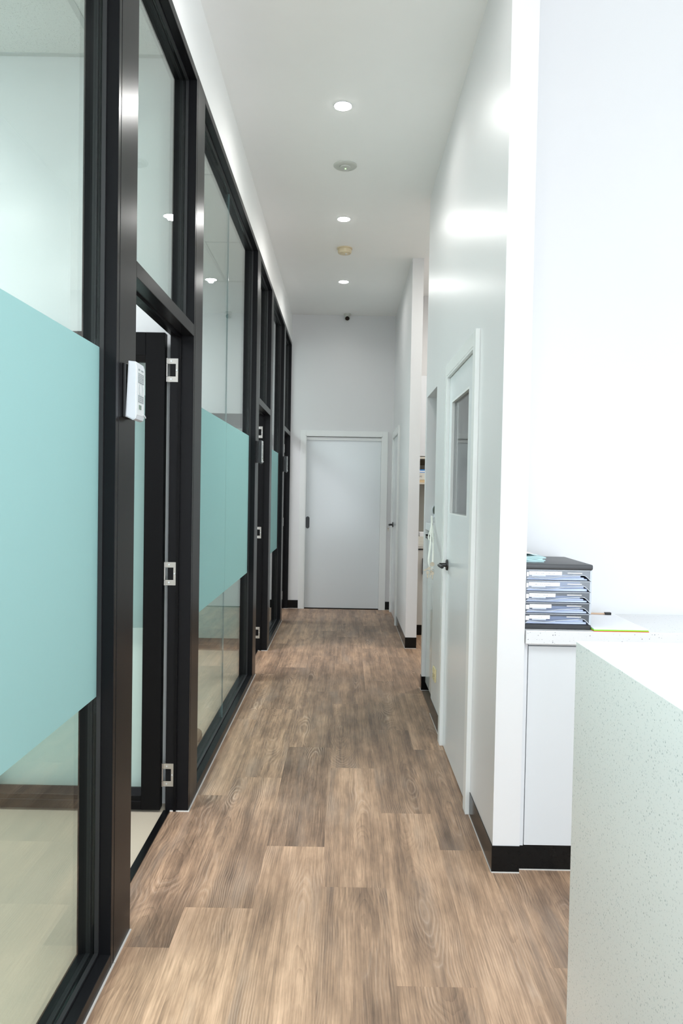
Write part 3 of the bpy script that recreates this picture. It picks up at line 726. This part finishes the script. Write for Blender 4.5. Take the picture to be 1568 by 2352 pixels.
# lanyard hung on a hook at the niche edge, its keys in and below the lever's lock
t = thing('hook', (XR, 4.672, 1.25), 'small white wall hook at the niche edge carrying the lanyard', 'hook')
b = B(); box(b, XR - 0.004, XR, 4.664, 4.680, 1.248, 1.275, 0.0015); obj('plate', b, M['white'], t)
b = B(); tube(b, [(XR - 0.003, 4.672, 1.258), (XR - 0.014, 4.670, 1.254), (XR - 0.020, 4.668, 1.260), (XR - 0.020, 4.668, 1.268)], 0.0025, 8); obj('peg', b, M['white'], t, True)
t = thing('lanyard', (0.53, 4.4, 0.95), 'long white lanyard with keys hanging beside the black door lever', 'lanyard')
def smooth(pts, n=10):
    pts = [Vector(p) for p in pts]; out = []
    for i in range(len(pts) - 1):
        p0, p1, p2, p3 = pts[max(i - 1, 0)], pts[i], pts[i + 1], pts[min(i + 2, len(pts) - 1)]
        for k in range(n):
            s_ = k / n
            out.append(0.5 * ((2 * p1) + (p2 - p0) * s_ + (2 * p0 - 5 * p1 + 4 * p2 - p3) * s_ ** 2 + (3 * p1 - p0 - 3 * p2 + p3) * s_ ** 3))
    out.append(pts[-1]); return out
b = B(); tube(b, smooth([(0.552, 4.668, 1.262), (0.547, 4.62, 1.205), (0.530, 4.50, 1.16), (0.512, 4.36, 1.110), (0.494, 4.26, 1.055), (0.487, 4.22, 1.02), (0.492, 4.20, 0.985), (0.503, 4.19, 0.972)]), 0.0052, 8, 0.35); obj('front_strap', b, M['fabric'], t, True)
b = B(); tube(b, smooth([(0.552, 4.668, 1.262), (0.556, 4.64, 1.19), (0.545, 4.52, 1.13), (0.530, 4.38, 1.075), (0.513, 4.24, 1.03), (0.505, 4.19, 0.974)]), 0.0050, 8, 0.35); obj('back_strap', b, M['fabric'], t, True)
b = B(); tube(b, smooth([(0.551, 4.667, 1.20), (0.534, 4.60, 1.165), (0.519, 4.54, 1.135), (0.521, 4.50, 1.12), (0.531, 4.48, 1.13)]), 0.0035, 8, 0.4); obj('side_loop', b, M['fabric'], t, True)
def ringpts(c, r, n=20): return [Vector(c) + Vector((r * math.cos(2 * math.pi * i / n), 0, r * math.sin(2 * math.pi * i / n))) for i in range(n + 1)]
b = B(); tube(b, ringpts((0.504, 4.19, 0.964), 0.011), 0.0014, 8); obj('split_ring', b, M['steel'], t, True)
def keymesh(c, tilt):
    b = B()
    prism(b, ell(0, 0, 0.0088, 0.0098, 18), 'y', -0.001, 0.001)
    prism(b, [(-0.0035, -0.010), (0.0035, -0.010), (0.0035, -0.030), (0.001, -0.034), (-0.0015, -0.031), (-0.0035, -0.027), (-0.002, -0.024), (-0.0035, -0.020)], 'y', -0.001, 0.001)
    bmesh.ops.rotate(b, verts=b.verts[:], cent=(0, 0, 0), matrix=Matrix.Rotation(tilt, 3, 'Y'))
    bmesh.ops.translate(b, verts=b.verts[:], vec=c); return b
for c, a in (((0.507, 4.188, 0.950), 0.05), ((0.500, 4.193, 0.958), 0.3), ((0.486, 4.185, 0.978), 1.2), ((0.478, 4.182, 0.955), 0.0)):
    obj('key', keymesh(c, a), M['brass'], t)
b = B(); lathe(b, [(0.0125, -0.0015), (0.0125, 0.0015)], (0.504, 4.19, 1.002), 'y', 20); obj('key_tag', b, M['brass'], t)
b = B(); tube(b, [(0.504, 4.19, 0.992), (0.504, 4.19, 0.976)], 0.001, 6); obj('link', b, M['steel'], t)
t = thing('key', (0.50, 8.58, 0.98), 'small key hanging in the black lever of the far right door', 'key')
b = keymesh((0.515, 8.597, 0.990), 0.0); obj('key_blade', b, M['brass'], t)
b = B(); tube(b, ringpts((0.515, 8.597, 1.006), 0.012), 0.0016, 8); obj('split_ring', b, M['steel'], t, True)
# ------------------------------------------------------------------ kitchenette beyond the opening
KF = 7.30
t = thing('base_cabinet', (1.2, 7.6, 0), 'grey white base cabinet with black pull under the kitchenette bench', 'cabinet')
b = B(); box(b, 0.68, 1.90, KF + 0.02, 7.915, 0.10, 0.845); obj('body', b, M['lamgrey'], t)
b = B(); box(b, 0.68, 1.90, KF + 0.004, 7.90, 0.0, 0.099); obj('plinth', b, M['skirt'], t)
b = B(); box(b, 0.682, 0.80, KF + 0.02, KF + 0.022, 0.846, 0.854); obj('shadow_gap', b, M['blackm'], t)
for (xa, xb) in ((0.682, 1.088), (1.092, 1.498), (1.502, 1.898)):
    b = B(); box(b, xa, xb, KF, KF + 0.019, 0.102, 0.842, 0.001, 1); d = obj('door', b, M['lamgrey'], t)
    hx = 0.789 if xa < 0.7 else xb - 0.05
    b = B(); box(b, hx - 0.010, hx + 0.010, KF - 0.028, KF - 0.001, 0.605, 0.765, 0.004); obj('handle', b, M['blackm'], d)
b = B(); box(b, 0.676, 1.92, KF - 0.01, 7.918, 0.858, 0.890, 0.0015, 1)
tag(obj('kitchenette_bench', b, M['lamgrey']), 'grey stone bench top seen through the side opening', 'bench')
b = B(); box(b, 0.676, 1.92, 7.900, 7.919, 0.891, 1.497)
tag(obj('splashback', b, M['splash']), 'dull grey splashback between the kitchenette bench and shelf', 'splashback')
t = thing('wall_cupboard', (1.2, 7.74, 1.5), 'pale wall cupboard with an open shelf below its doors', 'cupboard')
SY = 7.55
b = B(); box(b, 0.68, 1.90, SY + 0.02, 7.918, 1.775, 2.60); obj('body', b, M['lamgrey'], t)
b = B(); box(b, 0.68, 1.90, SY, 7.918, 1.498, 1.515); obj('shelf', b, M['shelfedge'], t)
b = B(); box(b, 0.68, 1.90, SY, 7.918, 1.757, 1.774); obj('shelf', b, M['shelfedge'], t)
b = B(); box(b, 0.68, 1.90, 7.906, 7.918, 1.515, 1.757); box(b, 0.6805, 0.684, SY + 0.03, 7.918, 1.515, 1.757); box(b, 1.88, 1.895, SY + 0.01, 7.918, 1.515, 1.757); obj('lining', b, M['cavity'], t)
for (xa, xb) in ((0.682, 1.088), (1.092, 1.498), (1.502, 1.898)):
    b = B(); box(b, xa, xb, SY, SY + 0.019, 1.784, 2.598, 0.001, 1); obj('door', b, M['lam'], t)
def carton(name, x0, x1, y0, y1, z0, z1, mt, label, cat='box', lid=None, band=None, word=None):
    t = thing(name, ((x0 + x1) / 2, (y0 + y1) / 2, z0), label, cat)
    b = B(); box(b, x0, x1, y0, y1, z0, z1, 0.0015, 1); obj('carton', b, M[mt], t)
    if lid: b = B(); box(b, x0 - 0.001, x1 + 0.001, y0 - 0.001, y1, z1 - lid[1], z1 + 0.002, 0.0015, 1); obj('lid', b, M[lid[0]], t)
    if band: b = B(); box(b, x0, x1, y0 - 0.0006, y0, z0 + band[1], z0 + band[2]); obj('band', b, M[band[0]], t)
    if word:
        cu = bpy.data.curves.new('print', 'FONT'); cu.body = word[0]; cu.size = word[1]; cu.extrude = 0.0002; cu.align_x = 'LEFT'
        tmp = bpy.data.objects.new('print_text', cu); COL.objects.link(tmp)
        me = bpy.data.meshes.new_from_object(tmp.evaluated_get(bpy.context.evaluated_depsgraph_get()))
        bpy.data.objects.remove(tmp); me.materials.clear(); me.materials.append(M['ink'])
        o = bpy.data.objects.new('print', me); COL.objects.link(o); o.parent = t
        o.location = Vector((word[2], y0 - 0.0008, word[3])) - world_origin(t); o.rotation_euler = (math.pi / 2, 0, 0)
    return t
carton('tray', 0.690, 0.98, 7.575, 7.80, 1.5155, 1.541, 'box_t', 'shallow tan tray lying on the open shelf, under the printed white box', 'tray')
carton('supply_box', 0.690, 0.85, 7.578, 7.78, 1.543, 1.612, 'box_w', 'white box printed PT on the open shelf, under the blue lidded box', word=('PT', 0.026, 0.762, 1.565))
carton('supply_box', 0.690, 0.86, 7.580, 7.78, 1.6125, 1.646, 'paper', 'flat box with blue lid and blue stripe, topmost on the open shelf', lid=('blue', 0.010), band=('blue', 0.004, 0.010))
carton('supply_box', 0.770, 0.90, 7.80, 7.90, 1.5155, 1.700, 'box_g', 'tall brown grey box standing at the back of the open shelf')
carton('supply_box', 0.700, 0.90, 7.40, 7.60, 0.8905, 0.923, 'box_w', 'lowest wide white box on the kitchenette bench')
carton('supply_box', 0.704, 0.90, 7.41, 7.60, 0.9235, 0.972, 'box_w', 'middle white box of the stack on the kitchenette bench')
carton('supply_box', 0.762, 0.86, 7.42, 7.58, 0.9725, 1.012, 'paper', 'small bright white box on top of the bench stack')
# door stop behind the middle pane
t = thing('door_stop', (-0.80, 4.07, 0), 'small brown rounded stop on the beige floor behind the middle window', 'door stop')
b = B(); lathe(b, [(0.036, 0), (0.036, 0.045), (0.032, 0.062), (0.020, 0.073), (0.002, 0.077)], (-0.802, 4.07, 0.0), 'z', 24); obj('dome', b, M['stop'], t, True)
b = B(); lathe(b, [(0.0385, 0.0), (0.0385, 0.008), (0.0365, 0.010)], (-0.802, 4.07, 0.0), 'z', 24); obj('foot_ring', b, M['beige'], t, True)
# ------------------------------------------------------------------ reception: cabinet run and worktop
t = thing('storage_cabinet', (1.4, 2.95, 0), 'white laminate storage cabinet under the speckled worktop by the corner', 'cabinet')
b = B(); box(b, 0.676, 0.690, 2.737, 3.125, 0.0925, 0.853); obj('end_panel', b, M['lam'], t)
b = B(); box(b, 0.690, 2.40, 2.757, 3.125, 0.0925, 0.853); obj('body', b, M['lam'], t)
b = B(); box(b, 0.692, 2.40, 2.7375, 2.7565, 0.846, 0.853); obj('top_rail', b, M['lam'], t)
b = B(); box(b, 0.676, 2.40, 2.7395, 3.12, 0.003, 0.092); obj('plinth', b, M['skirt'], t)
b = B(); box(b, 0.676, 2.40, 2.7355, 2.745, 0.0, 0.003); obj('sealant', b, M['caulk'], t)
for (xa, xb) in ((0.693, 1.243), (1.246, 1.80), (1.803, 2.398)):
    b = B(); box(b, xa, xb, 2.737, 2.756, 0.094, 0.842, 0.001, 1); obj('door', b, M['lam'], t)
b = B(); box(b, 0.675, 2.42, 2.708, 3.129, 0.855, 0.905, 0.002, 1)
tag(obj('worktop', b, M['quartz2']), 'speckled white stone worktop along the bright reception wall', 'worktop')
# reception desk: waterfall stone counter
t = thing('reception_desk', (0.72, 0.8, 0), 'pale speckled stone reception counter in the right foreground', 'desk')
b = B()
pts = [(0.6052, -0.5), (0.6052, 1.787)]
for i in range(9):
    a = math.pi / 2 * (1 - i / 8)
    pts.append((0.800 + 0.055 * math.cos(a), 1.732 + 0.055 * math.sin(a)))
pts.append((0.855, -0.5))
prism(b, pts, 'z', 1.010, 1.050)
es = [e for e in b.edges if all(v.co.z > 1.049 for v in e.verts)]
bmesh.ops.bevel(b, geom=es, offset=0.002, segments=2, affect='EDGES')
obj('countertop', b, M['quartz'], t)
b = B(); box(b, 0.567, 0.605, -0.5, 1.787, 0.0, 1.050, 0.002); obj('waterfall_panel', b, M['quartz'], t)
b = B(); box(b, 0.606, 0.80, -0.5, 1.70, 0.02, 1.011); obj('inner_carcass', b, M['lam'], t)
# ------------------------------------------------------------------ drawer unit on the worktop
UX0, UX1, UY0, UY1, UZ = 0.6765, 0.9225, 2.745, 3.085, 0.905
t = thing('drawer_unit', (0.80, 2.91, UZ), 'black five drawer desktop unit with smoked clear drawers and white labels', 'drawer unit')
b = B(); box(b, UX0, UX1 + 0.002, UY0 - 0.004, UY1, UZ, UZ + 0.018, 0.004); obj('base', b, M['black'], t)
b = B(); box(b, UX0 - 0.002, UX1 + 0.004, UY0 - 0.006, UY1 + 0.002, 1.127, 1.148, 0.006, 3); obj('lid', b, M['lid'], t, True)
b = B(); box(b, UX0, UX0 + 0.003, UY0 + 0.004, UY1, UZ + 0.018, 1.127); box(b, UX0, UX1, UY1 - 0.004, UY1, UZ + 0.018, 1.127); obj('shell', b, M['shell'], t)
b = B(); box(b, UX1 - 0.003, UX1, UY0 + 0.004, UY1, UZ + 0.018, 1.127); obj('side_wall', b, M['shell_g'], t)
DH = (1.127 - UZ - 0.018) / 5
rnd = random.Random(3)
LAB = [(0.690, 0.812), (0.690, 0.805), (0.692, 0.790), (0.695, 0.776), (0.695, 0.771)]     # from the top down
NAMES = ['top', 'second', 'middle', 'fourth', 'bottom']
for i in range(5):
    k = 4 - i
    z0 = UZ + 0.018 + k * DH; z1 = z0 + DH
    d = None
    # front plate with a wavy lower edge
    W0, W1 = UX0 + 0.004, UX1 - 0.004
    def wave(u):
        if u < 0.06: return z0 + 0.003 + 0.009 * math.sin(u / 0.06 * math.pi / 2)
        if u > 0.88: return z0 + 0.001 + 0.021 * math.cos((u - 0.88) / 0.12 * math.pi / 2)
        v_ = (u - 0.06) / 0.82
        return z0 + 0.012 - 0.004 * math.sin(min(1, v_ / 0.55) * math.pi) + 0.010 * max(0, (v_ - 0.30) / 0.70) ** 1.3
    lower = [(W0 + (W1 - W0) * q / 30, wave(q / 30)) for q in range(31)]
    pl = lower + [(W1, z1 - 0.003), (W0, z1 - 0.003)]
    b = B()
    A = [b.verts.new((x, UY0, z)) for x, z in lower]; T = [b.verts.new((x, UY0, z1 - 0.003)) for x, z in lower]
    for q in range(30): b.faces.new((A[q], A[q + 1], T[q + 1], T[q]))
    r = bmesh.ops.extrude_face_region(b, geom=b.faces[:])
    bmesh.ops.translate(b, verts=[v for v in r['geom'] if isinstance(v, bmesh.types.BMVert)], vec=(0, 0.002, 0))
    bmesh.ops.recalc_face_normals(b, faces=b.faces[:])
    d = obj('drawer', b, M['smoke'], t)
    b = B(); tube(b, [(x, UY0 - 0.0006, z) for x, z in lower], 0.0015, 8); obj('wavy_rim', b, M['smoke_rim'], d, True)
    b = B(); box(b, W0, W1, UY0 - 0.001, UY0 + 0.012, z1 - 0.0028, z1 - 0.0008); box(b, UX1 - 0.006, UX1 + 0.001, UY0 - 0.001, UY0 + 0.004, z0 + 0.001, z1 - 0.001); obj('drawer_lip', b, M['smoke_rim'], d)
    b = B(); box(b, W0, W1, UY0 + 0.003, UY1 - 0.01, z0 + 0.0005, z0 + 0.0018); obj('tray', b, M['shell'], d)
    # white strip near the right: glare put in as a pale raised bar
    b = B(); box(b, W0 + (W1 - W0) * 0.64, W0 + (W1 - W0) * 0.87, UY0 - 0.0012, UY0, z1 - 0.0135, z1 - 0.0105, 0.0005, 1); obj('glare_strip', b, M['label'], d)
    la, lb = LAB[i]
    zt = z1 - 0.007
    b = B(); box(b, la, lb, UY0 - 0.0016, UY0 - 0.0004, zt - 0.0135, zt); lo = obj('label_strip', b, M['label'], t)
    b = B(); box(b, W0 + 0.0005, la - 0.001, UY0 - 0.0018, UY0 - 0.0003, zt - 0.019, zt - 0.003, 0.0004, 1); obj('label_clip', b, M['label'], t)
    b = B(); box(b, la + 0.010, la + 0.062, UY0 - 0.0010, UY0 - 0.0002, zt - 0.0185, zt - 0.004); obj('label_sleeve', b, M['smoke_rim'], t)
    if i in (0, 1, 2, 4):
        b = B(); x = la + 0.022 + (0.01 if i == 4 else 0); end = lb - (0.026 if i != 4 else 0.03)
        while x < end:                              # pen strokes, illegible in the photograph
            hgt = rnd.uniform(0.002, 0.0045)
            box(b, x, x + 0.0009, UY0 - 0.0019, UY0 - 0.0016, zt - 0.009, zt - 0.009 + hgt)
            if rnd.random() < 0.5: box(b, x, x + 0.0022, UY0 - 0.0019, UY0 - 0.0016, zt - 0.009 + hgt * 0.5, zt - 0.009 + hgt * 0.5 + 0.0007)
            x += rnd.choice((0.0026, 0.0031, 0.0036, 0.006))
        obj('handwriting', b, M['ink'], lo)
    # papers inside
    b = B(); h = (0.017, 0.036, 0.021, 0.023, 0.026)[i]
    n = 12
    for sh in range(3):
        zb = z0 + 0.0022 + sh * h * 0.3; ht = h * 0.26
        xa, xb = W0 + 0.006 + 0.003 * sh, W1 - 0.010 - 0.012 * sh
        up = [(xa + (xb - xa) * q / n, zb + ht + (0.004 * math.sin(q / n * 2.6) if sh == 2 else 0.0)) for q in range(n + 1)]
        prism(b, [(xa, zb)] + up + [(xb, zb)], 'y', UY0 + 0.006 + 0.002 * sh, UY1 - 0.03)
    tag(obj('paper_stack', b, M['paperb']), 'blue white papers lying in the %s drawer of the desktop unit' % NAMES[i], 'papers', 'papers in the desktop drawers')
# booklets on the lid
z = 1.1485
for k in range(4):
    b = B(); dx = (0.0, 0.006, -0.004, 0.010)[k]; n = 10
    up = [(0.682 + (0.078 + dx) * q / n, z + 0.0048 * k + 0.0046 + (0.002 * (1 - q / n) + 0.001 * math.sin(q * 0.9 + k)) * (k / 3)) for q in range(n + 1)]
    dn = [(x, z_ - 0.0044) for x, z_ in up][::-1]
    prism(b, up + dn, 'y', 2.80 + 0.004 * k, 2.95 + 0.004 * k)
    tag(obj('booklet', b, M['teal']), ['lowest pale teal booklet of the pile on the black drawer unit', 'second lowest pale teal booklet on the black drawer unit', 'third pale teal booklet from below on the black drawer unit', 'uppermost pale teal booklet, directly under the white pink sheet'][k], 'booklet', 'teal booklets on the drawer unit')
b = B(); n = 10
up = [(0.682 + 0.06 * q / n, z + 0.0245 + 0.005 * math.sin(q / n * 3.0) + 0.004 * (1 - q / n)) for q in range(n + 1)]
prism(b, up + [(x, z_ - 0.0012) for x, z_ in up][::-1], 'y', 2.83, 2.96)
tag(obj('leaflet', b, M['pink']), 'curled white and pink leaflet on top of the teal booklets', 'leaflet')
# folders, paper and pencil beside the unit
def sheet(name, pts, z0, z1, mt, label, cat):
    b = B(); prism(b, pts, 'z', z0, z1); return tag(obj(name, b, M[mt]), label, cat)
sheet('folder', [(0.926, 2.712), (1.128, 2.712), (1.124, 3.02), (0.926, 3.02)], 0.9053, 0.9078, 'red', 'red card folder under the lime green one, edge showing', 'folder')
sheet('folder', [(0.926, 2.713), (1.126, 2.713), (1.124, 3.018), (0.926, 3.018)], 0.9080, 0.9118, 'green', 'lime green card folder under the white sheets, edge showing', 'folder')
sheet('paper_sheet', [(0.927, 2.716), (1.1255, 2.716), (1.1275, 3.08), (0.940, 3.08)], 0.9120, 0.9150, 'paper', 'stack of white sheets on the folders beside the drawer unit', 'paper')
t = thing('pencil', (1.08, 3.04, 0.915), 'tan pencil with black end lying on the white sheets', 'pencil')
b = B(); tube(b, [(0.95, 3.052, 0.9188), (1.084, 3.045, 0.9188)], 0.0036, 6); obj('shaft', b, M['pencil'], t)
b = B(); box(b, 1.080, 1.106, 3.036, 3.052, 0.9152, 0.9255, 0.002); obj('clip_end', b, M['blackm'], t)
